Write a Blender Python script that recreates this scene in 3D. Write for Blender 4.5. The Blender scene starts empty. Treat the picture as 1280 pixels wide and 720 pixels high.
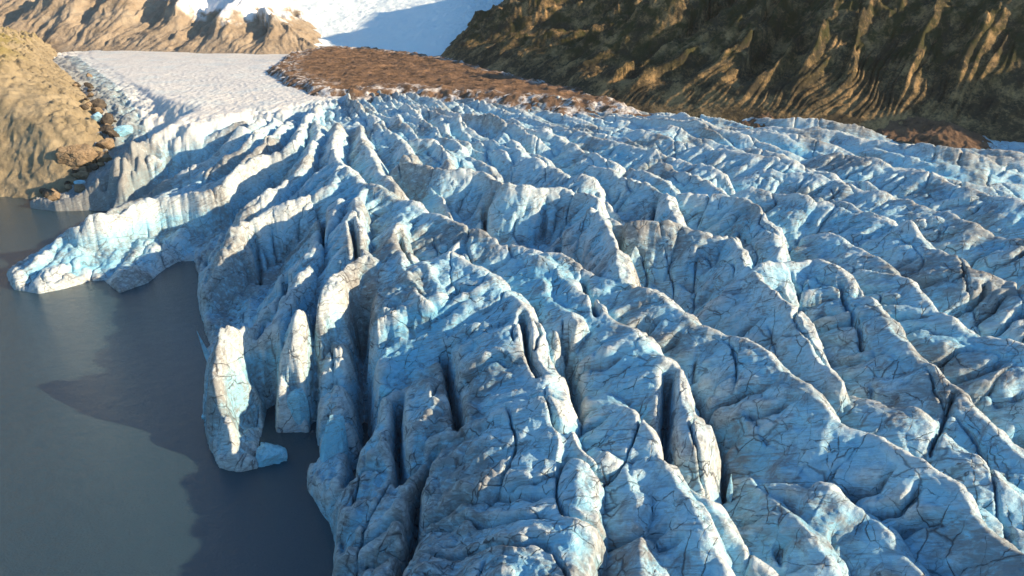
import bpy, math, random
import numpy as np
from math import radians, sin, cos, tan, pi

F32 = np.float32
Q = 1.0                      # mesh density of the terrain sheets
C = bpy.context.scene.collection
SC = bpy.context.scene

# ------------------------------------------------------------------ camera
CAM_H, PITCH, FOC = 110.0, radians(22.0), 865.0     # metres, down-tilt, focal length in photo pixels (1280 wide)
cam_d = bpy.data.cameras.new('camera'); cam = bpy.data.objects.new('camera', cam_d); C.objects.link(cam)
cam.location = (0, 0, CAM_H); cam.rotation_euler = (pi/2 - PITCH, 0, 0)
cam_d.sensor_width = 36.0; cam_d.lens = 36.0*FOC/1280.0
cam_d.clip_start = 0.5; cam_d.clip_end = 9000
SC.camera = cam

def surf(x, y):
    """mean height of the ice surface, metres above the lake"""
    yy = np.clip(y, 60, 1100)
    return np.interp(yy, [60, 100, 200, 400, 650, 950, 1100], [29, 31, 38, 46, 53, 60, 63]).astype(F32)

def ray(px, py):
    x, up = px-640.0, 360.0-py
    return x, FOC*cos(PITCH)+up*sin(PITCH), FOC*sin(PITCH)-up*cos(PITCH)

def at(px, py, z=None):
    """the place on the ground (or at height z) that a survey sight line of the picture meets"""
    x, f, d = ray(px, py)
    if z is not None:
        t = (CAM_H-z)/max(d, 1e-3); return (x*t, f*t, z)
    zz = 42.0
    for _ in range(30):
        t = (CAM_H-zz)/max(d, 1e-3)
        zz = 0.5*zz+0.5*float(surf(x*t, np.array(f*t)))
    return (x*t, f*t, zz)

# ------------------------------------------------------------------ noise
rng = np.random.RandomState(7)
PERM = np.tile(rng.permutation(256).astype(np.int32), 3)
_a = rng.rand(256)*2*pi
GX, GY = np.cos(_a).astype(F32), np.sin(_a).astype(F32)
_g = rng.normal(size=(256, 3)); _g /= np.linalg.norm(_g, axis=1)[:, None]; G3 = _g.astype(F32)

def perlin2(x, y):
    xi = np.floor(x); yi = np.floor(y)
    xf = (x-xi).astype(F32); yf = (y-yi).astype(F32)
    xi = xi.astype(np.int32) & 255; yi = yi.astype(np.int32) & 255
    u = xf*xf*xf*(xf*(xf*6-15)+10); v = yf*yf*yf*(yf*(yf*6-15)+10)
    def g(ix, iy, dx, dy):
        h = PERM[PERM[ix]+iy]; return GX[h]*dx+GY[h]*dy
    a = g(xi, yi, xf, yf); b = g(xi+1, yi, xf-1, yf)
    c = g(xi, yi+1, xf, yf-1); d = g(xi+1, yi+1, xf-1, yf-1)
    ab = a+u*(b-a); cd = c+u*(d-c)
    return (ab+v*(cd-ab))*1.5

def perlin3(x, y, z):
    xi = np.floor(x); yi = np.floor(y); zi = np.floor(z)
    xf = (x-xi).astype(F32); yf = (y-yi).astype(F32); zf = (z-zi).astype(F32)
    xi = xi.astype(np.int32) & 255; yi = yi.astype(np.int32) & 255; zi = zi.astype(np.int32) & 255
    u = xf*xf*(3-2*xf); v = yf*yf*(3-2*yf); w = zf*zf*(3-2*zf)
    out = 0
    for dx in (0, 1):
        for dy in (0, 1):
            pp = PERM[PERM[xi+dx]+yi+dy]
            for dz in (0, 1):
                g = G3[PERM[pp+zi+dz]]
                val = g[..., 0]*(xf-dx)+g[..., 1]*(yf-dy)+g[..., 2]*(zf-dz)
                out = out+val*(u if dx else 1-u)*(v if dy else 1-v)*(w if dz else 1-w)
    return out*1.4

def fbm(x, y, n=4, gain=.5, lac=2.03, off=0):
    s = 0; a = 1.0; t = 0
    for i in range(n):
        s = s+a*perlin2(x+off+17.3*i, y-off+9.1*i); t += a; a *= gain; x = x*lac; y = y*lac
    return s/t

def ridged(x, y, n=4, gain=.5, lac=2.1, off=0):
    """0..1, sharp crests at 1"""
    s = 0; a = 1.0; t = 0; w = 1.0
    for i in range(n):
        r = 1-np.abs(perlin2(x+off+31.7*i, y-off+5.3*i))*1.6
        r = np.clip(r, 0, 1)**1.5
        s = s+a*r*w; w = np.clip(r*1.4, 0, 1); t += a; a *= gain; x = x*lac; y = y*lac
    return s/t

VAL = (rng.rand(256)*2-1).astype(F32)
def facet(x, y, off=0):
    """continuous noise made of flat triangles: broken planes with sharp edges"""
    x = x+off; y = y-off*.7
    sk = (x+y)*0.3660254; i = np.floor(x+sk); j = np.floor(y+sk)
    u = (x+sk-i).astype(F32); v = (y+sk-j).astype(F32)
    i = i.astype(np.int32) & 255; j = j.astype(np.int32) & 255
    a = VAL[PERM[PERM[i]+j]]; d = VAL[PERM[PERM[i+1]+j+1]]
    up = u >= v
    b = np.where(up, VAL[PERM[PERM[i+1]+j]], VAL[PERM[PERM[i]+j+1]])
    hi = np.where(up, u, v); lo = np.where(up, v, u)
    return a*(1-hi)+b*(hi-lo)+d*lo

def facets(x, y, n=3, gain=.5, lac=2.17, off=0):
    s = 0; a = 1.0; t = 0
    for i in range(n):
        s = s+a*facet(x, y, off+13.7*i); t += a; a *= gain; x, y = (x*.8-y*.6)*lac, (x*.6+y*.8)*lac
    return s/t

def lin1(t, k=0):
    """one-dimensional broken-line noise"""
    i = np.floor(t); f = t-i; i = i.astype(np.int32) & 255
    return VAL[PERM[i+k % 200]]*(1-f)+VAL[PERM[i+1+k % 200]]*f

def saw(p, up):
    p = p-np.floor(p); return np.where(p < up, p/up, (1-p)/(1-up))

def sstep(a, b, x):
    t = np.clip((x-a)/(b-a), 0, 1); return t*t*(3-2*t)

def poly_dist(X, Y, pts, closed=False):
    """distance to a polyline, signed by side for open lines (+ on the left of travel), arc length at the foot point, height there"""
    best = np.full(X.shape, 1e9, F32); sgn = np.ones(X.shape, F32); tt = np.zeros(X.shape, F32); zz = np.zeros(X.shape, F32)
    L = 0.0
    P = [tuple(p)+(0,)*(3-len(p)) for p in pts]
    if closed: P = P+[P[0]]
    for (x0, y0, z0), (x1, y1, z1) in zip(P[:-1], P[1:]):
        dx, dy = x1-x0, y1-y0; l2 = dx*dx+dy*dy+1e-9; l = math.sqrt(l2)
        t = np.clip(((X-x0)*dx+(Y-y0)*dy)/l2, 0, 1)
        d2 = (X-x0-t*dx)**2+(Y-y0-t*dy)**2
        m = d2 < best
        best = np.where(m, d2, best)
        sgn = np.where(m, np.sign(dx*(Y-y0)-dy*(X-x0)), sgn)
        tt = np.where(m, L+t*l, tt); zz = np.where(m, z0+t*(z1-z0), zz)
        L += l
    return np.sqrt(best), sgn, tt, zz

def inside(X, Y, pts):
    r = np.zeros(X.shape, bool); n = len(pts)
    for i in range(n):
        x0, y0 = pts[i][:2]; x1, y1 = pts[(i+1) % n][:2]
        if y0 == y1: continue
        r ^= ((y0 > Y) != (y1 > Y)) & (X < (x1-x0)*(Y-y0)/(y1-y0)+x0)
    return r

# ------------------------------------------------------------------ materials
class NT:
    def __init__(s, name):
        s.m = bpy.data.materials.new(name); s.m.use_nodes = True
        s.n = s.m.node_tree.nodes; s.l = s.m.node_tree.links
        s.b = s.n['Principled BSDF']; s.pos = s.n.new('ShaderNodeNewGeometry').outputs['Position']
    def set(s, k, v):
        if hasattr(v, 'is_linked'): s.l.new(v, s.b.inputs[k])
        else: s.b.inputs[k].default_value = v
    def inp(s, sock, v):
        if hasattr(v, 'is_linked'): s.l.new(v, sock)
        else: sock.default_value = v
    def noise(s, scale, detail=4, rough=.55, vec=None, stretch=None, rot=None, dist=0, out='Fac', typ=None):
        v = vec or s.pos
        if stretch or rot:
            mp = s.n.new('ShaderNodeMapping'); s.l.new(v, mp.inputs[0])
            mp.inputs['Rotation'].default_value = rot or (0, 0, 0)
            mp.inputs['Scale'].default_value = (1, 1, 1); v2 = mp.outputs[0]
            if stretch:
                mp2 = s.n.new('ShaderNodeMapping'); s.l.new(v2, mp2.inputs[0]); mp2.inputs['Scale'].default_value = stretch; v2 = mp2.outputs[0]
            v = v2
        t = s.n.new('ShaderNodeTexNoise'); s.l.new(v, t.inputs['Vector'])
        t.inputs['Scale'].default_value = scale; t.inputs['Detail'].default_value = detail
        t.inputs['Roughness'].default_value = rough; t.inputs['Distortion'].default_value = dist
        return t.outputs[out]
    def ramp(s, x, stops, interp='LINEAR'):
        r = s.n.new('ShaderNodeValToRGB'); s.l.new(x, r.inputs[0]); e = r.color_ramp.elements; r.color_ramp.interpolation = interp
        while len(e) < len(stops): e.new(.5)
        for el, (p, c) in zip(e, stops):
            el.position = p; el.color = (c, c, c, 1) if isinstance(c, (int, float)) else tuple(c)+(1,)
        return r.outputs[0]
    def mix(s, f, a, b, mode='MIX'):
        m = s.n.new('ShaderNodeMix'); m.data_type = 'RGBA'; m.blend_type = mode
        s.inp(m.inputs[0], f)
        for k, v in ((6, a), (7, b)):
            if hasattr(v, 'is_linked'): s.l.new(v, m.inputs[k])
            else: m.inputs[k].default_value = tuple(v)+(1,)
        return m.outputs[2]
    def math(s, op, a, b=0.0, clamp=False):
        m = s.n.new('ShaderNodeMath'); m.operation = op; m.use_clamp = clamp
        s.inp(m.inputs[0], a); s.inp(m.inputs[1], b); return m.outputs[0]
    def attr(s, name):
        a = s.n.new('ShaderNodeAttribute'); a.attribute_name = name; return a.outputs['Fac']
    def crack(s, scale, width, **k):
        """thin lines along the level set of a noise"""
        n = s.noise(scale, **k)
        a = s.math('ABSOLUTE', s.math('SUBTRACT', n, .5))
        return s.ramp(a, [(0, 1.0), (width, 0.0)])
    def bump(s, h, strength=1.0, dist=1.0, normal=None):
        b = s.n.new('ShaderNodeBump'); b.inputs['Strength'].default_value = strength; b.inputs['Distance'].default_value = dist
        s.l.new(h, b.inputs['Height'])
        if normal: s.l.new(normal, b.inputs['Normal'])
        return b.outputs[0]

def ice_material(name, dirt_gain=1.0, blue=0.0, snowcol=((.68, .665, .65), (.50, .485, .47))):
    t = NT(name)
    big = t.noise(.05, 4, .6)
    mid = t.noise(.35, 5, .6, dist=.4)
    col = t.mix(t.ramp(big, [(.35, 0), (.65, 1)]), (.45, .69, .82), (.22, .56, .78))
    col = t.mix(t.ramp(mid, [(.45, 0), (.75, .6)]), col, (.20, .50, .70))
    if blue: col = t.mix(blue, col, (.22, .58, .72))
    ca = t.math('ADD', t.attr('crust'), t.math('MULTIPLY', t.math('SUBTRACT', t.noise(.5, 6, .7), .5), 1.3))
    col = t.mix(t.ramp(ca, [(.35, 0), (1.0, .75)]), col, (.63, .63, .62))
    # foliation: fine dusty bands, tilted
    band = t.noise(1.0, 6, .72, stretch=(.12, .9, 2.2), rot=(radians(22), radians(14), radians(30)), dist=.3)
    bandm = t.math('MULTIPLY', t.ramp(band, [(.50, 0), (.62, 1)]), t.ramp(t.noise(.12, 3, .6), [(.38, .1), (.60, .75)]), True)
    col = t.mix(bandm, col, (.22, .22, .235))
    b2 = t.noise(1.0, 5, .7, stretch=(.05, .42, 1.1), rot=(radians(-16), radians(20), radians(-38)), dist=.2)
    b2m = t.math('MULTIPLY', t.ramp(b2, [(.50, 0), (.62, .85)]), t.ramp(t.noise(.08, 3, .6), [(.44, 0), (.60, 1)]), True)
    col = t.mix(b2m, col, (.20, .22, .25))
    # silt patches, plus the shade painted in hollows
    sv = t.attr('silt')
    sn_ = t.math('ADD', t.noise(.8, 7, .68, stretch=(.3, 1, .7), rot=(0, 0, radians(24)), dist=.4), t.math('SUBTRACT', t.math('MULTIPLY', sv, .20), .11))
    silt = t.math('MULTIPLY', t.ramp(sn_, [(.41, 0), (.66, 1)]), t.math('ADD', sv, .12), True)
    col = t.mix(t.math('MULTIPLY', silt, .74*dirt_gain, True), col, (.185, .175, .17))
    # cracks
    def lines(scale, width, stretch, rz, brk, wob):
        mp = t.n.new('ShaderNodeMapping'); t.l.new(t.pos, mp.inputs[0]); mp.inputs['Rotation'].default_value = (0, 0, radians(rz))
        ns = t.n.new('ShaderNodeTexNoise'); t.l.new(t.pos, ns.inputs['Vector']); ns.inputs['Scale'].default_value = .35; ns.inputs['Detail'].default_value = 4
        ad = t.n.new('ShaderNodeVectorMath'); ad.operation = 'MULTIPLY_ADD'; t.l.new(ns.outputs['Color'], ad.inputs[0]); ad.inputs[1].default_value = (wob,)*3; t.l.new(mp.outputs[0], ad.inputs[2])
        m2 = t.n.new('ShaderNodeMapping'); t.l.new(ad.outputs[0], m2.inputs[0]); m2.inputs['Scale'].default_value = stretch
        vo = t.n.new('ShaderNodeTexVoronoi'); vo.feature = 'DISTANCE_TO_EDGE'; vo.inputs['Scale'].default_value = scale; t.l.new(m2.outputs[0], vo.inputs['Vector'])
        b = t.ramp(t.noise(brk, 5, .7), [(.50, 0), (.70, 1)])
        wd = t.math('MULTIPLY', t.math('ADD', b, .06), width)
        return t.math('SUBTRACT', 1.0, t.math('DIVIDE', vo.outputs['Distance'], wd), True)
    c1 = lines(.16, .050, (.28, 1, .6), 24, .09, 2.0)
    c2 = lines(.22, .055, (1, .25, .6), 40, .13, 1.6)
    c3 = lines(.55, .075, (.25, 1, .9), -22, .20, 1.0)
    g1 = t.ramp(t.noise(.09, 3, .6), [(.30, 0), (.45, 1)])
    g2 = t.ramp(t.noise(.14, 3, .6, vec=None), [(.46, 0), (.60, 1)])
    c3 = t.math('MULTIPLY', c3, t.math('MULTIPLY', g2, .5))
    cr = t.math('MAXIMUM', t.math('MULTIPLY', c1, .8), t.math('MAXIMUM', c2, c3))
    ck = t.math('MULTIPLY', cr, t.attr('crackable'), True)
    col = t.mix(t.math('MULTIPLY', ck, .85), col, (.055, .052, .062))
    col = t.mix(t.attr('snowy'), col, t.mix(t.ramp(t.noise(.6, 6, .7, stretch=(1, .5, 1)), [(.40, 0), (.60, .8)]), *snowcol))
    t.set('Base Color', col)
    t.set('Roughness', .48); t.b.inputs['IOR'].default_value = 1.31
    h = t.math('ADD', t.math('MULTIPLY', t.noise(1.6, 6, .65, dist=.4), .16), t.math('MULTIPLY', band, .30))
    h = t.math('SUBTRACT', h, t.math('MULTIPLY', ck, .22))
    t.set('Normal', t.bump(h, 1.0, 1.0))
    return t.m

def rock_material(name, stops, scale=.08, stretch=(1, 1, 1), rot=(0, 0, 0), grass=None, bump=1.5, fine=1.2):
    t = NT(name)
    a = t.noise(scale, 6, .65, stretch=stretch, rot=rot, dist=.3)
    b = t.noise(scale*9, 6, .7)
    m = t.math('ADD', t.math('MULTIPLY', a, .65), t.math('MULTIPLY', b, .35))
    col = t.ramp(m, stops)
    if grass:
        g = t.math('MULTIPLY', t.ramp(t.noise(scale*1.3, 5, .6, dist=.5), [(.45, 0), (.58, 1)]), t.attr('grass'), True)
        col = t.mix(g, col, grass)
    s = t.math('MULTIPLY', t.ramp(t.noise(scale*3, 7, .7), [(.45, 0), (.53, 1)]), t.attr('snow'), True)
    s = t.math('MAXIMUM', s, t.ramp(t.attr('snow'), [(.6, 0), (.95, 1)]))
    col = t.mix(s, col, (.80, .82, .86))
    t.set('Base Color', col); t.set('Roughness', .92); t.b.inputs['Specular IOR Level'].default_value = .15
    h = t.math('ADD', t.noise(fine*.3, 7, .7), t.math('MULTIPLY', t.noise(fine*2, 4, .6), .2))
    t.set('Normal', t.bump(h, .8, bump))
    return t.m

# ------------------------------------------------------------------ mesh helpers
def sheet(name, X, Y, Z, keep, mat, attrs=None, kind='structure'):
    """one mesh object from a (rows, columns) grid of points; keep = mask of vertices to use"""
    nr, nc = X.shape
    idx = np.arange(nr*nc).reshape(nr, nc)
    k = keep[:-1, :-1] | keep[1:, :-1] | keep[:-1, 1:] | keep[1:, 1:]
    quads = np.stack([idx[:-1, :-1][k], idx[:-1, 1:][k], idx[1:, 1:][k], idx[1:, :-1][k]], 1)
    used = np.zeros(nr*nc, bool); used[quads.ravel()] = True
    remap = np.cumsum(used)-1
    quads = remap[quads].astype(np.int32)
    co = np.stack([X.ravel()[used], Y.ravel()[used], Z.ravel()[used]], 1).astype(F32)
    me = bpy.data.meshes.new(name)
    me.vertices.add(len(co)); me.vertices.foreach_set('co', co.ravel())
    me.loops.add(quads.size); me.loops.foreach_set('vertex_index', quads.ravel())
    me.polygons.add(len(quads)); me.polygons.foreach_set('loop_start', np.arange(0, quads.size, 4, dtype=np.int32))
    me.update(calc_edges=True)
    me.polygons.foreach_set('use_smooth', np.ones(len(quads), bool))
    for an, av in (attrs or {}).items():
        at_ = me.attributes.new(an, 'FLOAT', 'POINT'); at_.data.foreach_set('value', av.ravel()[used].astype(F32))
    me.materials.append(mat)
    o = bpy.data.objects.new(name, me); C.objects.link(o)
    if kind: o['kind'] = kind
    return o

def polar(a0, a1, na, r0, r1, nr):
    az = np.radians(np.linspace(a0, a1, int(na*Q))).astype(F32)
    r = np.exp(np.linspace(math.log(r0), math.log(r1), int(nr*Q))).astype(F32)
    R, A = np.meshgrid(r, az, indexing='ij')
    return R*np.sin(A), R*np.cos(A)

def displace3(X, Y, Z, amp, specs, fade=None):
    """push the points along the surface normal with solid noise"""
    def dif(a, ax): return np.gradient(a, axis=ax)
    ux, uy, uz = dif(X, 0), dif(Y, 0), dif(Z, 0); vx, vy, vz = dif(X, 1), dif(Y, 1), dif(Z, 1)
    nx, ny, nz = uy*vz-uz*vy, uz*vx-ux*vz, ux*vy-uy*vx
    l = np.sqrt(nx*nx+ny*ny+nz*nz)+1e-9; s = np.sign(nz); s[s == 0] = 1
    nx, ny, nz = nx/l*s, ny/l*s, nz/l*s
    d = 0
    for (a, sx, sy, sz, rg) in specs:
        n = perlin3(X/sx, Y/sy, Z/sz)
        if rg: n = 1-np.abs(n)*2.2
        d = d+a*n
    d = d*amp
    if fade is not None: d = d*fade
    return X+nx*d, Y+ny*d, Z+nz*d, nz

# ------------------------------------------------------------------ GLACIER
coast_px = [(38, 260), (70, 264), (112, 263), (150, 264), (128, 274), (88, 294), (60, 315), (25, 333), (10, 346), (20, 362), (50, 367),
            (80, 361), (110, 352), (130, 350), (150, 366), (185, 353), (208, 335), (222, 327), (243, 326), (250, 345), (248, 372),
            (253, 400), (262, 430), (258, 470), (255, 520), (262, 560), (275, 584), (300, 590), (321, 585), (324, 552), (333, 512),
            (344, 505), (347, 540), (390, 541), (386, 575), (384, 610), (398, 632), (412, 655), (421, 690), (415, 740), (405, 900)]
coast = [at(x, y, 0)[:2] for x, y in coast_px]
# the line where the left bank meets the lake and the ice, near to far
BANK = [(-1200, 260, 0), (-700, 370, 0), (-440, 415, 0), at(0, 246, 0), at(48, 247, 0), at(74, 241, 3), at(110, 216, 12), at(130, 190, 22), at(124, 160, 35), at(112, 132, 43),
        at(92, 106, 49), at(62, 76, 54), (-760, 1250, 60), (-900, 1500, 70)]

def smooth_z(X, Y, pts, soft=14.0):
    num = 0; den = 0
    for (x0, y0, z0), (x1, y1, z1) in zip(pts[:-1], pts[1:]):
        l = math.hypot(x1-x0, y1-y0); k = max(1, int(min(l, 400)/12))
        for j in range(k):
            f = (j+.5)/k; wgt = l/k/((X-x0-f*(x1-x0))**2+(Y-y0-f*(y1-y0))**2+soft*soft)**1.5
            num = num+wgt*(z0+f*(z1-z0)); den = den+wgt
    return num/den

ice_poly = coast+[(-10, 20), (900, 20), (900, 1400), (-900, 1500)]+[(p[0]-6, p[1]+2) for p in BANK[-2:4:-1]]

# crest lines: photo sight lines (px, py[, height]); listed from upstream to the snout
# fields: points, slope on the sunny side, slope on the shaded side, slot strength, undulation
R = []
def ridge(pts, ss=2.0, sh=.75, slot=.5, drop=0.0, rnd=1.2):
    P = []
    for p in pts:
        q = at(p[0], p[1], p[2]) if len(p) > 2 else at(p[0], p[1])
        P.append(q)
    R.append((P, ss, sh, slot, rnd))
# left group
ridge([(250,158,41),(215,180,30),(150,217,12.5),(100,238,6.5),(65,250,4),(40,258,2.5)], 1.3, 1.0, .3)
ridge([(275,152,44),(232,178,34),(170,214,16),(125,240,8),(95,252,4)], 1.3, 1.1, .3)
ridge([(300,150),(250,172,37),(185,210,21),(145,240,10),(125,252,5)], 1.6, 1.1, .3)
ridge([(325,150),(297,160),(280,185,36),(230,215,24),(175,245,10),(155,257,5)], 1.7, 1.1, .4)
ridge([(345,148),(320,166),(300,185,39),(262,212,29),(205,240,15)], 1.7, 1.1, .4)
ridge([(365,150),(345,165),(320,187,40),(280,218,30),(245,239,22)], 1.8, 1.1, .5)
ridge([(400,135),(380,160),(370,182),(333,200,38),(300,212,35),(277,230,30),(258,240,27),(228,253,22),(200,250,24),(165,262,22),(125,277,20),(100,287,17),(85,296,13),(72,312,8.5),(58,322,8),(38,338,5),(20,348,3)], 5.0, 1.3, .6, rnd=.9)
ridge([(395,140),(400,165),(385,195),(360,222,36),(330,243,32),(300,262,27)], 1.9, 1.1, .6)
# lake-side massif
ridge([(420,160),(418,190),(425,212),(415,235,39),(374,252,35),(339,267,31),(298,290,27),(275,320,22),(266,345,16)], 2.0, 1.3, .6)
ridge([(430,248),(405,290,36),(385,330,33),(360,376,28),(334,405,25),(298,427,21),(290,445,14)], 2.2, 1.0, .5)
ridge([(320,410,20),(300,418,23),(278,420,25),(268,445,22),(265,475,17),(272,515,10),(284,555,5),(292,580,2)], 3.0, 2.0, .2, rnd=.6)
ridge([(456,235),(450,252),(441,275),(446,305),(455,322,37),(440,335,35),(415,365,32),(392,390,29),(374,412,26),(362,440,20),(352,480,11),(350,515,6)], 2.6, 1.3, .4)
ridge([(446,305),(468,328,36),(476,352,31),(490,385,26)], 2.4, 1.2, .2)
ridge([(500,262),(495,300),(505,335),(520,370),(515,410,28),(505,440,21),(500,480,14)], 1.6, .9, .5)
ridge([(530,330),(545,365),(548,400,30),(555,440,25),(560,500,18)], 1.5, .6, .5)
ridge([(470,470,15),(460,500,15),(440,515,14),(425,540,10),(405,590,6)], 1.5, 2.2, .4)
ridge([(533,470,26),(540,505,25),(512,545,22),(500,580,19),(480,625,15),(460,670,10),(432,720,6)], 1.2, .9, .2)
# the long crests towards the viewer
ridge([(420,208),(444,226),(460,238),(500,253),(540,272),(600,297),(640,310),(672,320),(719,335),(752,349),(788,364),(831,389),(870,410),(910,426),(955,455),
       (980,480),(1035,535),(1080,550),(1140,590),(1190,620),(1220,660),(1280,715),(1340,780)], 2.1, .75, .55)
ridge([(560,325),(600,345),(640,372),(655,392),(660,430),(680,478),(695,530),(722,585),(714,640),(710,720),(705,820)], 2.2, .55, .25, rnd=2.2)
ridge([(675,350),(707,382),(722,412),(728,450,27)], 2.0, .8, .3)
ridge([(660,325),(700,348),(725,368),(755,393),(790,418),(822,448),(842,478),(858,520),(872,568),(872,610,26)], 2.8, .75, .3, rnd=2.0)
ridge([(760,500,28),(790,523),(805,545),(825,585),(845,620),(870,670),(900,722),(930,790)], 2.0, .8, .4)
ridge([(735,560,27),(757,574),(780,584),(792,620),(800,680),(797,760)], 1.7, .9, .3, rnd=2.0)
ridge([(850,612,27),(885,638),(915,672),(960,712),(1010,770)], 1.8, .9, .4)
ridge([(920,520,27),(942,530,30),(955,560,27)], 2.5, 1.6, .2, rnd=.5)
ridge([(940,600,24),(985,650,25),(1030,700,25),(1070,760,25)], 1.8, .8, .4)
ridge([(1040,600),(1090,650,27),(1140,700,27),(1180,760,27)], 1.5, .7, .4)
# blocks above the long crest
ridge([(505,205),(550,218),(602,222),(638,240),(654,241),(708,241),(737,252),(750,272),(765,305),(773,335),(776,353)], 2.4, 1.7, 1.0, rnd=1.5)
ridge([(740,205),(777,221),(817,234),(835,245),(843,270),(847,288)], 2.4, 1.5, .8)
ridge([(740,268),(777,284),(817,288),(849,289),(889,302),(912,300),(925,328),(947,357),(985,398),(1030,465),(1045,490)], 2.2, 1.4, .4)
ridge([(790,212),(845,237),(907,245),(947,262),(966,281),(969,328)], 2.4, 1.3, .6)
ridge([(820,205),(867,225),(910,241)], 1.6, .9, .4)
ridge([(940,238),(1001,252),(1052,259),(1117,284),(1160,313),(1207,342),(1261,357),(1330,385)], 1.8, .7, .5)
ridge([(950,342),(985,336),(1019,333),(1050,355),(1085,383),(1125,435),(1170,480),(1230,532),(1290,585)], 1.8, .75, .5)
ridge([(1040,288),(1100,322),(1150,365),(1200,400),(1290,440)], 1.4, .6, .4)
ridge([(954,212),(1026,221),(1117,245),(1225,284),(1320,310)], 1.6, .6, .5)
ridge([(1050,190),(1150,215),(1230,240),(1320,262)], 1.5, .6, .4)
ridge([(1160,590),(1195,622),(1250,645),(1310,670)], 1.5, .8, .3)
ridge([(1130,520),(1200,565),(1300,640)], 1.2, .5, .3)
# upper middle blocks
ridge([(445,135),(449,164),(463,192),(480,220),(488,240)], 2.0, 1.2, .5)
ridge([(458,142),(480,160),(502,178),(511,197)], 2.0, 1.2, .5)
ridge([(508,175),(544,178),(558,192),(563,222)], 2.2, 1.4, .6)
ridge([(520,155),(544,165),(575,184)], 2.0, 1.1, .5)
ridge([(525,133),(544,143),(562,168)], 2.0, 1.1, .5)
ridge([(572,150),(619,157),(644,180),(658,197),(700,214),(740,226)], 1.9, 1.0, .5)
ridge([(470,128),(490,140),(504,156)], 2.0, 1.1, .5)
ridge([(640,150),(690,168),(730,190),(770,204)], 1.8, .9, .5)
ridge([(720,165),(790,185),(850,200),(900,215)], 1.7, .8, .5)
ridge([(800,165),(880,183),(960,200),(1040,215)], 1.6, .7, .5)

slots = [  # deep open crevasses: (points, half width m, depth m)
 ([(553,398),(560,427),(566,455),(573,490)], .9, 9), ([(492,430),(490,473),(498,515)], 1.0, 10), ([(653,397),(660,440),(677,473)], .7, 7),
 ([(707,413),(720,447),(722,493)], 1.0, 8), ([(447,338),(444,390),(450,438)], 2.2, 16), ([(730,347),(747,393)], .6, 6), ([(440,280),(448,317)], .8, 8),
 ([(541,503),(515,547),(508,590),(490,640),(470,690),(452,735)], .9, 9), ([(500,290),(512,320)], .6, 6), ([(632,275),(630,305)], 1.0, 12),
 ([(676,270),(674,312)], 1.4, 14), ([(700,268),(704,318)], .9, 12), ([(723,285),(728,325)], 1.2, 12), ([(606,235),(604,285)], .8, 10),
 ([(836,470),(833,540),(838,580)], .9, 8), ([(403,250),(400,285)], .9, 9), ([(312,246),(310,262)], .8, 7), ([(344,335),(350,300)], 1.0, 8),
 ([(775,285),(780,320)], 1.0, 9), ([(820,240),(816,262)], .8, 7), ([(660,500),(700,510)], .4, 2), ([(1050,360),(1085,425)], .5, 4), ([(1190,500),(1165,560)], .4, 3),
 ([(395,330),(380,380),(372,430)], 1.2, 10), ([(430,440),(425,490)], 1.2, 8), ([(870,455),(905,500),(915,560)], .6, 5)]

MORAINE_PX = [(336,90),(352,104),(385,117),(440,122),(500,118),(560,121),(620,127),(700,134),(750,136),(800,139),(740,121),(640,98),(560,76),(470,64),(400,62),(360,70)]
moraine_poly = [at(x, y)[:2] for x, y in MORAINE_PX]
SNOW_LINE = [(-420, 350), (-250, 392), (-195, 425), (-150, 470), (-118, 535), (-150, 590), (-190, 660), (-230, 860), (-240, 1400)]

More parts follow.
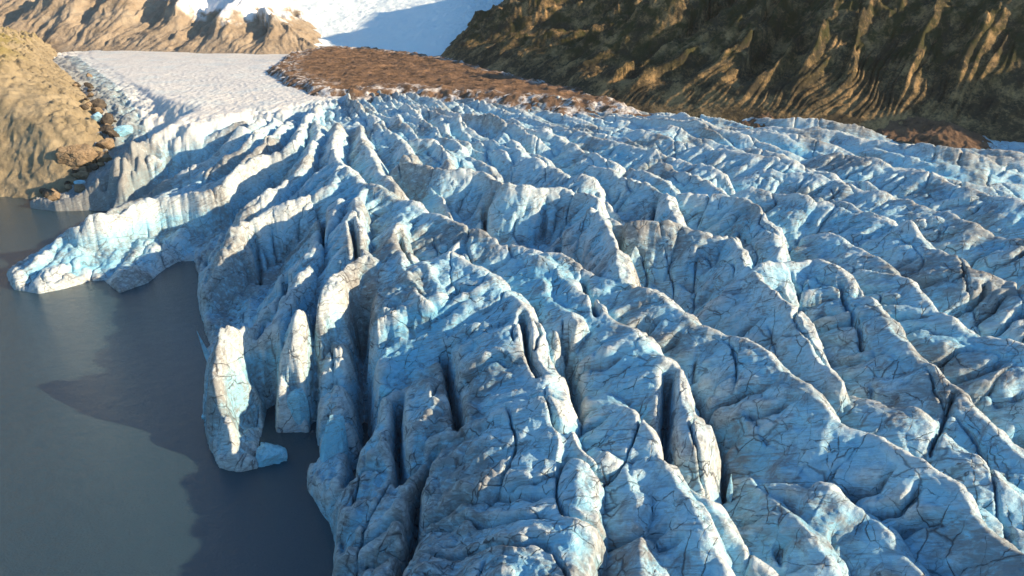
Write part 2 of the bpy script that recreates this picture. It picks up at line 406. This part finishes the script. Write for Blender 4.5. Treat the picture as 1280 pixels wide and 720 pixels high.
def glacier_height(X, Y):
    S = surf(X, Y)
    # far away the ice rises gently towards the right
    wx = fbm(X/34, Y/34, 4, off=3)*5+fbm(X/7, Y/7, 3, off=8)*1.5; wy = fbm(X/34, Y/34, 4, off=51)*5+fbm(X/7, Y/7, 3, off=77)*1.5
    near = np.clip(np.hypot(X, Y)/160, .45, 1.6)
    wx *= near*.45; wy *= near*.45
    Xw, Yw = X+wx, Y+wy
    d_snow, s_snow, _, _ = poly_dist(X, Y, SNOW_LINE)
    snow = sstep(-14, 14, d_snow*s_snow+fbm(X/18, Y/18, 4, off=12)*22)       # 1 on the upstream snow plain
    # flow-aligned procedural crests (direction turns from left to right across the ice)
    far = sstep(230, 420, Y)
    # crests fan out from a point high on the glacier: q runs across them (towards the sun), rr along
    ax_, ay_ = Xw+190, Yw-700
    th = np.arctan2(ax_, -ay_); rr = np.hypot(ax_, ay_); q = 450*th
    ph = q/21+fbm(rr/120, q/60, 3, off=4)*1.3
    cell = np.floor(ph)
    am = .45+.55*((np.sin(cell*12.9898)*43758.5453) % 1.0)+.5*lin1(rr/33+cell*3.7)
    ph2 = q/8.5+fbm(rr/60, q/30, 3, off=14)*1.2; cell2 = np.floor(ph2)
    am2 = .4+.6*((np.sin(cell2*78.98)*43758.5453) % 1.0)+.6*lin1(rr/15+cell2*5.1)
    hp = saw(ph, .76)*am*.75+saw(ph2, .7)*am2*.28
    hump = fbm(X/70, Y/70, 3, off=33)
    seracs = .55+.5*facets(Xw/11, Yw/13, 3, off=91)
    dist_fade = 1-.45*sstep(350, 700, Y)
    mid = sstep(.18, -.02, X/np.maximum(Y, 1))
    proc = S-19+14*far+hp*(9+2*far)*dist_fade+seracs*(1.2+3.5*mid)*far*dist_fade+hump*3*far-3*far*dist_fade
    dc, _, _, _ = poly_dist(X, Y, coast)
    ins = inside(X, Y, ice_poly)
    proc = np.minimum(proc, 1+dc*.34+hp*3)
    H = proc
    relief = np.zeros_like(H)
    for k, (P, ss, sh, slot, rnd) in enumerate(R):
        lift = 2.0 if len(P) >= 8 else 0.0
        xs = [p[0] for p in P]; ys = [p[1] for p in P]
        m = (Xw > min(xs)-28) & (Xw < max(xs)+28) & (Yw > min(ys)-28) & (Yw < max(ys)+28)
        if not m.any(): continue
        x, y = Xw[m], Yw[m]
        d, sg, t, zc = poly_dist(x, y, P)
        sunny = sg > 0
        L = float(sum(math.hypot(b[0]-a[0], b[1]-a[1]) for a, b in zip(P[:-1], P[1:])))
        jag = lin1(t/7.0+k*13.7)*1.5+lin1(t/2.6+k*3.1)*.45      # uneven crest
        mid_ = (t > .01) & (t < L-.01)
        tw = t+fbm(x/9, y/9, 2, off=k)*3.0+np.where(sunny, -.25, .35)*np.where(mid_, d, 0)
        cell = np.floor(tw/7.5+k*.37); u = tw/7.5+k*.37-cell
        rc = (np.sin(cell*12.9898+k*78.233)*43758.5453) % 1.0; rc2 = (np.sin(cell*39.346+k*11.1)*24634.63) % 1.0
        c0 = .35+.3*rc2
        gap = np.abs(u-c0)*7.5
        ramp_d = sstep(1.0, 9.0, d)
        sl = np.exp(-(gap/(.4+.45*rc))**2)*np.where(rc > .5, 1, .1)*(3.5+9*rc)*slot*ramp_d
        bulge = (saw(u-c0, .8)-.4)*1.9*ramp_d*(.3+slot)
        r = rnd*.2
        if P[0][0] > -55: sh_ = sh*.80
        else: sh_ = sh*.95
        bev = (1.0+rnd*1.4)*(.75+.6*lin1(t/9+k*2.9))
        dr = np.sqrt(d*d+r*r)-r
        prof = np.where(sunny, .5*np.minimum(dr, bev)+ss*np.clip(dr-bev, 0, None), sh_*dr)
        prof = np.where(sunny, prof, prof+np.clip(d-12, 0, 99)*.22)
        flute = (lin1(tw/1.7+k*5.3)*.30+lin1(tw/4.1+k*9.3)*.55)*ramp_d*mid_
        h = zc+lift+jag-prof-sl+bulge+flute
        H[m] = np.maximum(H[m], h)
    # scalloped and cracked surface
    rx = X*.86+Y*.5; ry = Y*.86-X*.5
    fine = facets((rx+wx*.4)/9, (ry+wy*.4)/14, 4, gain=.55, off=21)*(1.7+2.4*sstep(50, 12, dc))+fbm(X/14, Y/14, 2, off=21)*.2
    H = H+fine*(1-.3*far)
    # small trenches
    tr = np.abs(perlin2(Xw/13+5, Yw/30+2)); H = H-np.clip(1-tr/.06, 0, 1)*2.8*sstep(-.1, .2, fbm(X/25, Y/25, 2, off=7))
    tr = np.abs(perlin2((X+Y*.4)/10+45, (Y-X*.4)/22+12)); pass
    for pts, hw, dep in slots:
        P = [at(*p) for p in pts]
        xs = [p[0] for p in P]; ys = [p[1] for p in P]
        m = (X > min(xs)-12) & (X < max(xs)+12) & (Y > min(ys)-12) & (Y < max(ys)+12)
        d, sg, t, _ = poly_dist(X[m]+wx[m]*.25, Y[m]+wy[m]*.25, P)
        H[m] -= dep*np.exp(-(d/(hw*1.3))**2)*1.15
    # the snow plain upstream
    plain = S-.5+fbm(X/60, Y/60, 3, off=71)*1.6+ridged(X/5, Y/11, 3, off=31)*.8*(1-sstep(450, 900, Y)*.6)
    H = H*(1-snow)+plain*snow
    # towards the left bank the ice thins into broken debris-covered blocks
    dl, sl_, _, zl = poly_dist(X, Y, BANK[3:])
    chaos = ridged(X/9+wx*.2, Y/9, 4, off=28)
    marg = zl-2+dl*.16+np.clip(dl-40, 0, None)*.9+facets(X/8, Y/8, 4, gain=.6, off=28)*(2.5+4*sstep(45, 10, dl))+chaos*1.5
    H = np.where(dl < 90, -np.logaddexp(-H/1.5, -marg/1.5)*1.5, H)
    # ice cliff at the lake
    cw = facets(X/6, Y/6, 4, off=14)*2.2
    sd = np.where(ins, dc, -dc)+cw*np.clip(dc/3, .25, 1)
    cliff = np.where(sd > 0, .8+sd*5.0-np.clip(sd-3.5, 0, 99)*2.0, sd*5)
    cliff = cliff+facets(X/2.6, Y/2.6, 3, off=9)*1.6*(sd > 0)
    H = np.where(sd < 22, -np.logaddexp(-H/1.2, -cliff/1.2)*1.2, H)
    return H.astype(F32), snow, sd, wx

def build_glacier():
    X, Y = polar(-52, 54, 1500, 48, 1150, 1500)
    H, snow, sd, wx = glacier_height(X, Y)
    fade = np.clip(np.hypot(X, Y)/260, .55, 1.3)*(1-.8*snow)
    X2, Y2, Z2, nz = displace3(X, Y, H, 1.0, [(.22, 6, 6, 3.0, True), (.15, 1.8, 1.8, .7, True), (.07, .9, .9, .35, True)], fade)
    # silt: on the shore cliffs, near the banks, in patches; hollows get painted shade too
    silt = .26+sstep(-.05, .35, fbm(X/30, Y/30, 4, off=5))*.8
    silt = np.maximum(silt, (1-sstep(0, 14, sd))*.6*sstep(-.15, .2, fbm(X/16, Y/16, 3, off=15)))
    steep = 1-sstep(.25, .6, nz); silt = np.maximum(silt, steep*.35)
    lb = [at(75,245,3), at(128,190,38), at(122,150,47), at(95,110,50), at(60,75,54)]
    dl, _, _, _ = poly_dist(X, Y, lb); silt = np.maximum(silt, 1.3*(1-sstep(14, 60, dl+fbm(X/9, Y/9, 3)*26)))
    dm, _, _, _ = poly_dist(X, Y, moraine_poly, True)
    silt = np.maximum(silt, 1.2*(1-sstep(2, 26, dm+fbm(X/9, Y/9, 3, off=3)*22))*sstep(.3, .0, snow*.6))
    for (qx, qy, r0, r1, am_) in ((505, 690, 10, 24, .95), (450, 560, 8, 18, .8), (470, 660, 8, 20, .95), (860, 340, 10, 26, .55), (160, 310, 10, 34, .5), (1060, 470, 10, 28, .6), (960, 650, 6, 18, .7)):
        c_ = at(qx, qy, 24); silt = np.maximum(silt, am_*sstep(r1, r0, np.hypot(X-c_[0], Y-c_[1])+fbm(X/10, Y/10, 3, off=qx)*14))
    tw_ = at(278, 450, 18); silt = np.maximum(silt, .55*sstep(22, 8, np.hypot(X-tw_[0], Y-tw_[1])))
    silt *= 1-.75*snow*(dl > 30)
    crackable = (1-.85*snow)*(.35+.65*(1-sstep(180, 480, Y)))
    def blur(a, n):
        for ax in (0, 1):
            c = np.cumsum(np.concatenate([np.repeat(a.take([0], ax), n, ax), a, np.repeat(a.take([-1], ax), n, ax)], ax), axis=ax)
            a = (c.take(range(2*n, c.shape[ax]), ax)-c.take(range(0, c.shape[ax]-2*n), ax))/(2*n)
        return a
    nb = int(9*Q)+1
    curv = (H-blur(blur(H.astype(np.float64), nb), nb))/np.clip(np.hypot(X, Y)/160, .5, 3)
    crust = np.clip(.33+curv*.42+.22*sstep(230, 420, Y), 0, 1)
    silt = np.maximum(silt, np.clip(-curv*.9-.35, 0, .8)*(1-snow))  # paints valley shade into the hollows, along with dirt gathered there
    keep = (sd > -2.5)
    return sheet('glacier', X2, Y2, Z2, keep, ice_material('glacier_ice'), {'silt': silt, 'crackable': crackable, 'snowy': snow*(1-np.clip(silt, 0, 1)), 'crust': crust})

# ------------------------------------------------------------------ LAND
def union(X, Y, crests, base):
    H = base
    for k, (P, sl, sr) in enumerate(crests):
        d, sg, t, zc = poly_dist(X, Y, P)
        H = np.maximum(H, zc-np.where(sg > 0, sl, sr)*(np.sqrt(d*d+4)-2))
    return H

def build_left_bank():
    n = int(900*Q)
    x = np.linspace(-760, -190, n).astype(F32); y = np.linspace(330, 1000, n).astype(F32)
    Y, X = np.meshgrid(y, x, indexing='ij')
    wx = fbm(X/26, Y/26, 4, off=2)*4; wy = fbm(X/26, Y/26, 4, off=22)*4
    d, sg, t, zc = poly_dist(X+wx, Y+wy, BANK)
    D = np.where(inside(X+wx, Y+wy, [(-4000, 1500), (-4000, 260)]+BANK), d, -d); Dp = np.clip(D, 0, None); zc = smooth_z(X+wx, Y+wy, BANK)
    H = zc-1+np.where(D > 0, .66*D, .9*D)
    top = 84-np.clip(Y-600, 0, None)*.10+np.clip(-390-X, 0, None)*.12
    H = np.where(H > top-14, top-14+14*np.tanh((H-top+14)/14), H)
    crag = sstep(52, 70, H)
    H = H+(ridged(X/24, Y/24, 5, off=8)*13-4)*crag*sstep(4, 20, Dp)+fbm(X/20, Y/20, 4)*1.2+ridged(X/12, Y/14, 4, off=5)*.3
    # knobs of rock along the ice margin
    knob = sstep(26, 6, np.abs(D-12))*sstep(8, 30, zc)
    H = H+ridged(X/13, Y/13, 4, off=18)*6*knob
    X2, Y2, Z2, nz = displace3(X, Y, H, 1.0, [(1.0, 9, 9, 7, True), (.4, 2.5, 2.5, 2.5, False)])
    m = rock_material('hillside_earth', [(.36, (.17, .14, .095)), (.48, (.255, .21, .14)), (.62, (.33, .275, .19))], .035, (1, 1, 1.6), (0, 0, 0), (.21, .175, .07))
    return sheet('hillside', X2, Y2, Z2, (H > -8) & (D > -25), m, {'grass': sstep(68, 82, H)*.9, 'snow': np.zeros_like(H)})

FOOT = [(620, -60), (430, 240), (330, 358), at(1280,167)[:2], at(1060,155)[:2], at(900,144)[:2], at(740,128)[:2], at(640,100)[:2], at(545,77)[:2], (-95, 1000), (-20, 1500)]
def build_right_mountain():
    az = np.radians(np.linspace(-12, 62, int(1300*Q))).astype(F32); r = np.exp(np.linspace(math.log(330), math.log(1500), int(800*Q))).astype(F32)
    Rr, A = np.meshgrid(r, az, indexing='ij'); X, Y = Rr*np.sin(A), Rr*np.cos(A)
    d, sg, t, _ = poly_dist(X, Y, FOOT); D = np.where(inside(X, Y, FOOT+[(4000, 1500), (4000, -60)]), d, -d)           # the mountain lies right of the foot line (travel is far-ward)
    t = t+fbm(X/60, Y/60, 3, off=6)*14
    z0 = surf(X, Y)
    Dp = np.clip(D, 0, None)
    base = z0-1+.78*np.clip(D, -20, 24)+(.38+.58*sstep(130, 240, X-.2*Dp))*np.clip(D-24, 0, None)
    lean = t+.55*Dp
    big = ridged(lean/88+.15, Dp/420, 2, off=40)
    mid = ridged(lean/34+.3, Dp/150, 4, off=44)
    gul = ridged(lean/5.2+fbm(X/30, Y/30, 2, off=4)*.4, Dp/220+t/90, 3, off=48)
    H = base+(big*40-20)*sstep(8, 90, Dp)+(mid*23-11)*(1-.5*sstep(150, 260, X))*sstep(4, 50, Dp)+(gul*3.6-2.2)*sstep(0, 16, Dp)*(1-.7*sstep(45, 80, Dp+12*fbm(t/40, t*0, 2)))
    H = H+fbm(X/16, Y/16, 4, off=3)*1.3*sstep(0, 30, Dp)
    crag = sstep(88, 105, H); H = H+ridged(X/22, Y/22, 4, off=81)*7*crag
    top = 150+25*fbm(X/120, Y/120, 2)+sstep(650, 900, Y)*130
    H = np.where(H > top-25, top-25+25*np.tanh((H-top+25)/25), H)
    X2, Y2, Z2, nz = displace3(X, Y, H.astype(F32), 1.0, [(.5, 8, 8, 6, True), (.3, 2.5, 2.5, 2.5, False)], sstep(-2, 10, D))
    m = rock_material('mountain_slope', [(.36, (.026, .024, .019)), (.48, (.070, .055, .033)), (.60, (.34, .225, .11))], .06, (1, 1, 1), (0, 0, 0), (.034, .038, .014))
    return sheet('mountain', X2, Y2, Z2, D > -22, m, {'grass': sstep(62, 85, H)*.9, 'snow': np.zeros_like(H)})

def build_moraine():
    out = []
    m = rock_material('moraine_gravel', [(.34, (.05, .037, .028)), (.48, (.135, .085, .056)), (.64, (.23, .145, .095))], .09, (1, 1, 1), (0, 0, 0), None, 1.2, 2.0)
    n = int(620*Q)
    x = np.linspace(-330, 170, n).astype(F32); y = np.linspace(455, 960, n).astype(F32)
    Y, X = np.meshgrid(y, x, indexing='ij')
    d, _, _, _ = poly_dist(X, Y, moraine_poly, True); ins = inside(X, Y, moraine_poly)
    sd = np.where(ins, d, -d)+fbm(X/12, Y/12, 4, off=2)*7
    H = surf(X, Y)+np.clip(sd*.35, -12, 3.0)+fbm(X/26, Y/26, 4)*2.2+ridged(X/26, Y/14, 4, off=7)*3.0*sstep(-4, 8, sd)+ridged(X/6, Y/4, 3, off=4)*.5*sstep(-4, 8, sd)
    out.append(sheet('moraine', X, Y, H.astype(F32), sd > -20, m, {'snow': .72*(1-sstep(2, 22+14*sstep(-40, -110, X), sd))*sstep(-.2, .25, fbm(X/11, Y/11, 3, off=9)), 'grass': np.zeros_like(H)}))
    # the low debris bank below the dark slope on the right
    P = [at(960,145), at(1010,146), at(1070,149), at(1125,155), at(1185,163)]
    x = np.linspace(100, 330, int(320*Q)).astype(F32); y = np.linspace(350, 520, int(260*Q)).astype(F32)
    Y, X = np.meshgrid(y, x, indexing='ij')
    d, sg, t, zc = poly_dist(X+fbm(X/9, Y/9, 3)*3, Y, P)
    H = surf(X, Y)+4.2-.42*d+fbm(X/8, Y/8, 4)*1.6+ridged(X/5, Y/5, 3)*1.2
    out.append(sheet('debris_bank', X, Y, H.astype(F32), d < 24, m, {'snow': 0*d, 'grass': np.zeros_like(H)}))
    return out

def build_range():
    az = np.radians(np.linspace(-50, 6, int(1000*Q))).astype(F32); r = np.exp(np.linspace(math.log(800), math.log(2300), int(700*Q))).astype(F32)
    Rr, A = np.meshgrid(r, az, indexing='ij'); X, Y = Rr*np.sin(A), Rr*np.cos(A)
    foot = [(-1500, 700), at(-150, 58)[:2], at(60, 62)[:2], at(200, 66)[:2], at(320, 69)[:2], at(418, 66)[:2], (-250, 1250), (-215, 1800), (-200, 2400)]
    d, sg, t, _ = poly_dist(X, Y, foot); D = np.where(inside(X, Y, foot+[(-200, 5000), (-5000, 5000), (-5000, 700)]), d, -d)
    Dp = np.clip(D, 0, None); t = t+fbm(X/80, Y/80, 3)*25; z0 = surf(X, Y)
    H = z0-8+.5*np.clip(D, -20, None)
    H = H+(ridged((t+.2*Dp)/110, Dp/400, 2, off=60)*40-18)*sstep(5, 120, Dp)+(ridged((t-.15*Dp)/34, Dp/150, 4, off=62)*10-4)*sstep(4, 60, Dp)+(ridged(t/9, Dp/60, 3, off=64)*2.5-1)*sstep(2, 30, Dp)
    H = H+fbm(X/20, Y/20, 4)*3*sstep(0, 30, Dp)
    X2, Y2, Z2, nz = displace3(X, Y, H.astype(F32), 1.0, [(1.2, 16, 16, 12, True), (.4, 5, 5, 5, False)], sstep(-2, 10, D))
    u = X/Y
    sn = np.maximum(sstep(94, 108, H+fbm(X/30, Y/30, 4)*26-46*sstep(-.40, -.52, u)), sstep(-.265, -.235, u+fbm(X/40, Y/40, 3)*.03))*.96
    m = rock_material('far_mountain_rock', [(.36, (.22, .175, .13)), (.5, (.31, .25, .19)), (.64, (.38, .32, .25))], .03, (1, 1, 1.5), (0, 0, 0), (.16, .14, .06), 3, .6)
    return sheet('far_mountains', X2, Y2, Z2, D > -22, m, {'grass': np.zeros_like(H), 'snow': sn})

def build_snowfield():
    az = np.radians(np.linspace(-22, 4, int(700*Q))).astype(F32); r = np.exp(np.linspace(math.log(640), math.log(2300), int(500*Q))).astype(F32)
    Rr, A = np.meshgrid(r, az, indexing='ij'); X, Y = Rr*np.sin(A), Rr*np.cos(A)
    k = sstep(800, 1000, Y)
    H = 52+.02*(Y-640)+.145*np.clip(Y-900, 0, None)+fbm(X/60, Y/60, 4)*6*k
    br = sstep(-.10, .03, X/Y+.02)        # broken ice towards the right wall
    H = H+ridged(X/16, Y/22, 4, off=3)*9*br*k+ridged(X/12, Y/15, 3, off=5)*.7*k+.10*np.clip(X+230, 0, None)*k
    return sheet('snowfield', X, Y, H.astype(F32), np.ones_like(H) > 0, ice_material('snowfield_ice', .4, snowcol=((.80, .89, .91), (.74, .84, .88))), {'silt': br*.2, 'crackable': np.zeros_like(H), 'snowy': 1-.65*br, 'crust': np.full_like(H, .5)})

def build_water():
    t = NT('lake_water')
    t.set('Base Color', t.mix(t.ramp(t.noise(.012, 3, .5), [(.35, 0), (.65, 1)]), (.024, .052, .074), (.032, .060, .080)))
    t.set('Roughness', .12); t.b.inputs['IOR'].default_value = 1.5
    h = t.math('ADD', t.math('MULTIPLY', t.noise(1.7, 3, .55, stretch=(1, 1.9, 1), rot=(0, 0, radians(-20)), dist=.5), .5), t.math('MULTIPLY', t.noise(.22, 3, .5), .8))
    t.set('Normal', t.bump(h, 1.0, .45))
    x = np.linspace(-3000, 3000, 61).astype(F32); y = np.linspace(-2500, 3500, 61).astype(F32)
    Y, X = np.meshgrid(y, x, indexing='ij')
    return sheet('lake_water', X, Y, np.zeros_like(X), np.ones_like(X) > 0, t.m)

GL = build_glacier(); LB = build_left_bank(); build_right_mountain(); build_moraine(); build_range(); build_snowfield(); build_water()

def ground_sampler(*objs):
    pts = []
    for o in objs:
        n = len(o.data.vertices); a = np.empty(n*3, F32); o.data.vertices.foreach_get('co', a); pts.append(a.reshape(-1, 3))
    P = np.concatenate(pts)
    def f(x, y, r=1.5):
        m = (np.abs(P[:, 0]-x) < r) & (np.abs(P[:, 1]-y) < r)
        return float(np.median(P[m, 2])) if m.any() else None
    def hit(px, py):
        """first place where the sight line through a picture point meets the terrain"""
        x, fw, d = ray(px, py)
        L = math.sqrt(x*x+fw*fw)
        t0 = 60/L; last = None
        sel = P[np.abs(P[:, 0]*fw-P[:, 1]*x)/L < 2.0]; sel = sel[(sel[:, 1]*fw+sel[:, 0]*x) > 0]
        rr = (sel[:, 0]*x+sel[:, 1]*fw)/L; zray = CAM_H-d*rr/L
        ok = rr[sel[:, 2] > zray]
        if not len(ok): return None
        r = float(ok.min()); return (x*r/L, fw*r/L, CAM_H-d*r/L)
    return f, hit
gz, hit = ground_sampler(GL, LB)

import bmesh
def chunk(name, loc, size, seed, mat, rot=(0, 0, 0), planes=16, sub=4, rough=.05, spike=0.0):
    """a broken block: a solid cut by many planes, with chipped faces"""
    rs = np.random.RandomState(seed)
    n = rs.normal(size=(planes, 3)); n /= np.linalg.norm(n, axis=1)[:, None]; dd = .68+.32*rs.rand(planes)
    bm = bmesh.new(); bmesh.ops.create_icosphere(bm, subdivisions=sub, radius=1)
    co = np.array([v.co[:] for v in bm.verts])
    dots = co@n.T; dots = np.where(dots > .05, dots, .05)
    r = np.min(dd[None]/dots, axis=1).clip(0, 1.25)
    a, b, c = (co*r[:, None]*3.1+seed*3.7).T.astype(F32)
    nz_ = perlin3(a, b, c)*rough*1.6+(1-np.abs(perlin3(a*2.7, b*2.7, c*4.1))*2)*rough*.7
    co = co*(r+nz_)[:, None]
    if spike: co[:, 0] *= 1-spike*np.clip((co[:, 2]+1)/2, 0, 1); co[:, 1] *= 1-spike*np.clip((co[:, 2]+1)/2, 0, 1)
    co = co*np.array(size)[None]/2
    for v_, p in zip(bm.verts, co): v_.co = p
    me = bpy.data.meshes.new(name); bm.to_mesh(me); bm.free()
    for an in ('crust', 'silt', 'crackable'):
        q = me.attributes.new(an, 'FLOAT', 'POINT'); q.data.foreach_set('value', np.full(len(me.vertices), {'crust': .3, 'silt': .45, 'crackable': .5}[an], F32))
    me.materials.append(mat)
    o = bpy.data.objects.new(name, me); C.objects.link(o); o.location = loc; o.rotation_euler = rot
    return o
def tag(o, label, cat, group=None):
    o['label'] = label; o['category'] = cat
    if group: o['group'] = group
    return o
blue_ice = ice_material('fresh_blue_ice', .3, .45); old_ice = ice_material('weathered_block_ice', .8)
brown = rock_material('boulder_rock', [(.36, (.10, .075, .05)), (.5, (.22, .165, .11)), (.64, (.34, .26, .18))], .25, (1, 1, 1), (0, 0, 0), None, .6, 3)
dark = rock_material('dark_boulder_rock', [(.36, (.035, .03, .027)), (.5, (.08, .067, .055)), (.64, (.15, .12, .09))], .3, (1, 1, 1), (0, 0, 0), None, .5, 3)
def put(px, py, z=None):
    if z is not None: return at(px, py, z)
    return hit(px, py) or at(px, py)
p = at(341, 574, 0); tag(chunk('ice_floe', (p[0], p[1]+1.4, .1), (8.0, 9.0, 5.0), 14, blue_ice, (.1, .12, .5), 8, 5, .10), 'blue floating ice lump in the water at the foot of the leaning ice tower', 'ice floe')
p = put(369, 510); tag(chunk('ice_slab', (p[0], p[1]+.6, p[2]-.5), (6.2, 4.0, 12.5), 5, blue_ice, (-.14, 0, .15), 12, spike=.15), 'upright pale turquoise slab of ice standing in the narrow inlet', 'ice slab')
p = put(417, 562); tag(chunk('ice_slab', (p[0], p[1]+.2, p[2]), (8.0, 4.6, 17.5), 23, blue_ice, (-.42, .14, .1), 16, 5, .07, spike=.15), 'tall bright turquoise ice slab leaning on the dark ice cliff above the lake', 'ice slab')
p = at(252, 476, 0); tag(chunk('ice_shard', (p[0]+.4, p[1]+6.0, 5.5), (2.6, 1.8, 17.0), 31, old_ice, (-.05, -.20, .3), 12, spike=.85), 'thin pointed ice fin sticking up on the lake side of the sunlit tower', 'ice shard')
p = at(263, 524, 0); tag(chunk('ice_block', (p[0]+.2, p[1]+.5, .9), (4.2, 4.0, 3.6), 41, blue_ice, (0, .1, .9), 13), 'small bluish ice block half in the water left of the ice tower', 'ice block')
p = put(481, 492); tag(chunk('ice_block', (p[0], p[1]+.6, p[2]+.5), (2.8, 2.8, 2.6), 43, blue_ice, (.2, .1, .4), 12), 'small bright ice block lodged in the dark hollow behind the turquoise slab', 'ice block')
p = put(912, 622); tag(chunk('ice_spike', (p[0], p[1]+.6, p[2]+1.6), (1.5, 1.3, 5.6), 47, old_ice, (-.1, .08, .5), 12, spike=.7), 'slim white ice spike standing alone in a dark crevasse hollow', 'ice spike')
p = put(97, 205); tag(chunk('rock_outcrop', (p[0], p[1]+5, p[2]+3.0), (22, 15, 18), 53, brown, (.1, .1, .4), 26, 5, .09), 'big brown rock block at the foot of the left bank beside the rubble', 'rock')
p = put(150, 168); tag(chunk('ice_block', (p[0], p[1]+3, p[2]+.8), (17, 8, 7), 59, old_ice, (.05, -.1, .75), 18), 'large white tilted ice block in the debris strip, long end up', 'ice block')
p = put(120, 150); tag(chunk('ice_block', (p[0], p[1]+3, p[2]+.8), (10, 8, 6.5), 61, old_ice, (.05, .1, .2), 16), 'whitish ice block lying in the rubble strip above the brown rock', 'ice block')
p = put(98, 231); tag(chunk('ice_block', (p[0], p[1]+2, p[2]+.4), (7.5, 4, 3.4), 67, old_ice, (.05, .1, .5), 16), 'flat white ice block among dark stones where bank, lake and ice meet', 'ice block')
rs = random.Random(5)
protos = [chunk('boulder', (0, 0, -50), (2, 2, 1.6), 70+i, (dark, brown)[i % 2], (0, 0, 0), 14, 3, .06) for i in range(4)]
spots = []
line = [(58, 242), (76, 236), (104, 217), (122, 200), (136, 186), (134, 160), (122, 140), (112, 122), (100, 106)]
for k in range(64):
    f = rs.random()*(len(line)-1); i = int(f); f -= i
    x = line[i][0]+(line[i+1][0]-line[i][0])*f+rs.gauss(0, 7); y = line[i][1]+(line[i+1][1]-line[i][1])*f+rs.gauss(0, 5)
    spots.append((x, y, 1.2+3.2*rs.random()**2.2))
made = 0
for x, y, sz in spots:
    p = hit(x, y)
    if p is None or p[1] > 760: continue
    o = protos[made % 4] if made < 4 else protos[made % 4].copy()
    if made >= 4: C.objects.link(o)
    o.location = (p[0], p[1], p[2]+.15*sz); o.scale = (sz*.9*p[1]/430, sz*1.05*p[1]/430, sz*.9*p[1]/430); o.rotation_euler = (rs.random()*.6, rs.random()*.6, rs.random()*6.3)
    tag(o, 'rough boulder in the rubble strip between the left bank and the ice', 'boulder', 'boulders in the rubble strip on the left'); made += 1
hz = bpy.data.meshes.new('haze'); hx, hy0, hy1, hz0, hz1 = 3100, -2600, 3600, -6, 420
hv = [(a, b, c) for c in (hz0, hz1) for a, b in ((-hx, hy0), (hx, hy0), (hx, hy1), (-hx, hy1))]
hz.from_pydata(hv, [], [(0, 3, 2, 1), (4, 5, 6, 7), (0, 1, 5, 4), (1, 2, 6, 5), (2, 3, 7, 6), (3, 0, 4, 7)])
ho = bpy.data.objects.new('haze', hz); C.objects.link(ho); ho['kind'] = 'stuff'
hm = bpy.data.materials.new('haze_air'); hm.use_nodes = True; hn = hm.node_tree.nodes; hn.remove(hn['Principled BSDF'])
pv = hn.new('ShaderNodeVolumePrincipled'); pv.inputs['Color'].default_value = (.95, .93, .92, 1); pv.inputs['Density'].default_value = .00003; pv.inputs['Anisotropy'].default_value = .2
hm.node_tree.links.new(pv.outputs[0], hn['Material Output'].inputs['Volume']); hz.materials.append(hm)
SC.cycles.volume_bounces = 0; SC.cycles.max_bounces = 7; SC.cycles.use_adaptive_sampling = True; SC.cycles.adaptive_threshold = .02

# ------------------------------------------------------------------ light
SUN_EL, SUN_AZ = radians(21.5), (0.972, -0.235)
w = bpy.data.worlds.new('World'); SC.world = w; w.use_nodes = True
sky = w.node_tree.nodes.new('ShaderNodeTexSky'); sky.sky_type = 'NISHITA'; sky.sun_disc = False
sky.sun_elevation = SUN_EL; sky.sun_rotation = math.atan2(SUN_AZ[0], SUN_AZ[1]); sky.air_density = 1.0; sky.dust_density = .6; sky.ozone_density = 2.4
bg = w.node_tree.nodes['Background']; tint = w.node_tree.nodes.new('ShaderNodeMix'); tint.data_type = 'RGBA'; tint.blend_type = 'MULTIPLY'; tint.inputs[0].default_value = 1
tint.inputs[7].default_value = (.72, .99, 1.06, 1); w.node_tree.links.new(sky.outputs[0], tint.inputs[6]); w.node_tree.links.new(tint.outputs[2], bg.inputs[0])      # a clear, cold sky
bg.inputs[1].default_value = .094
sd_ = bpy.data.lights.new('sun', 'SUN'); so = bpy.data.objects.new('sun', sd_); C.objects.link(so)
sd_.energy = 5.0; sd_.angle = radians(.5); sd_.color = (1.0, .76, .47)
from mathutils import Vector
v = Vector((SUN_AZ[0]*cos(SUN_EL), SUN_AZ[1]*cos(SUN_EL), sin(SUN_EL))); so.rotation_euler = v.to_track_quat('Z', 'Y').to_euler()
so.location = (0, 0, 300)
vs = SC.view_settings; vs.view_transform = 'Standard'; vs.look = 'None'; vs.gamma = 1; vs.exposure = 1.05
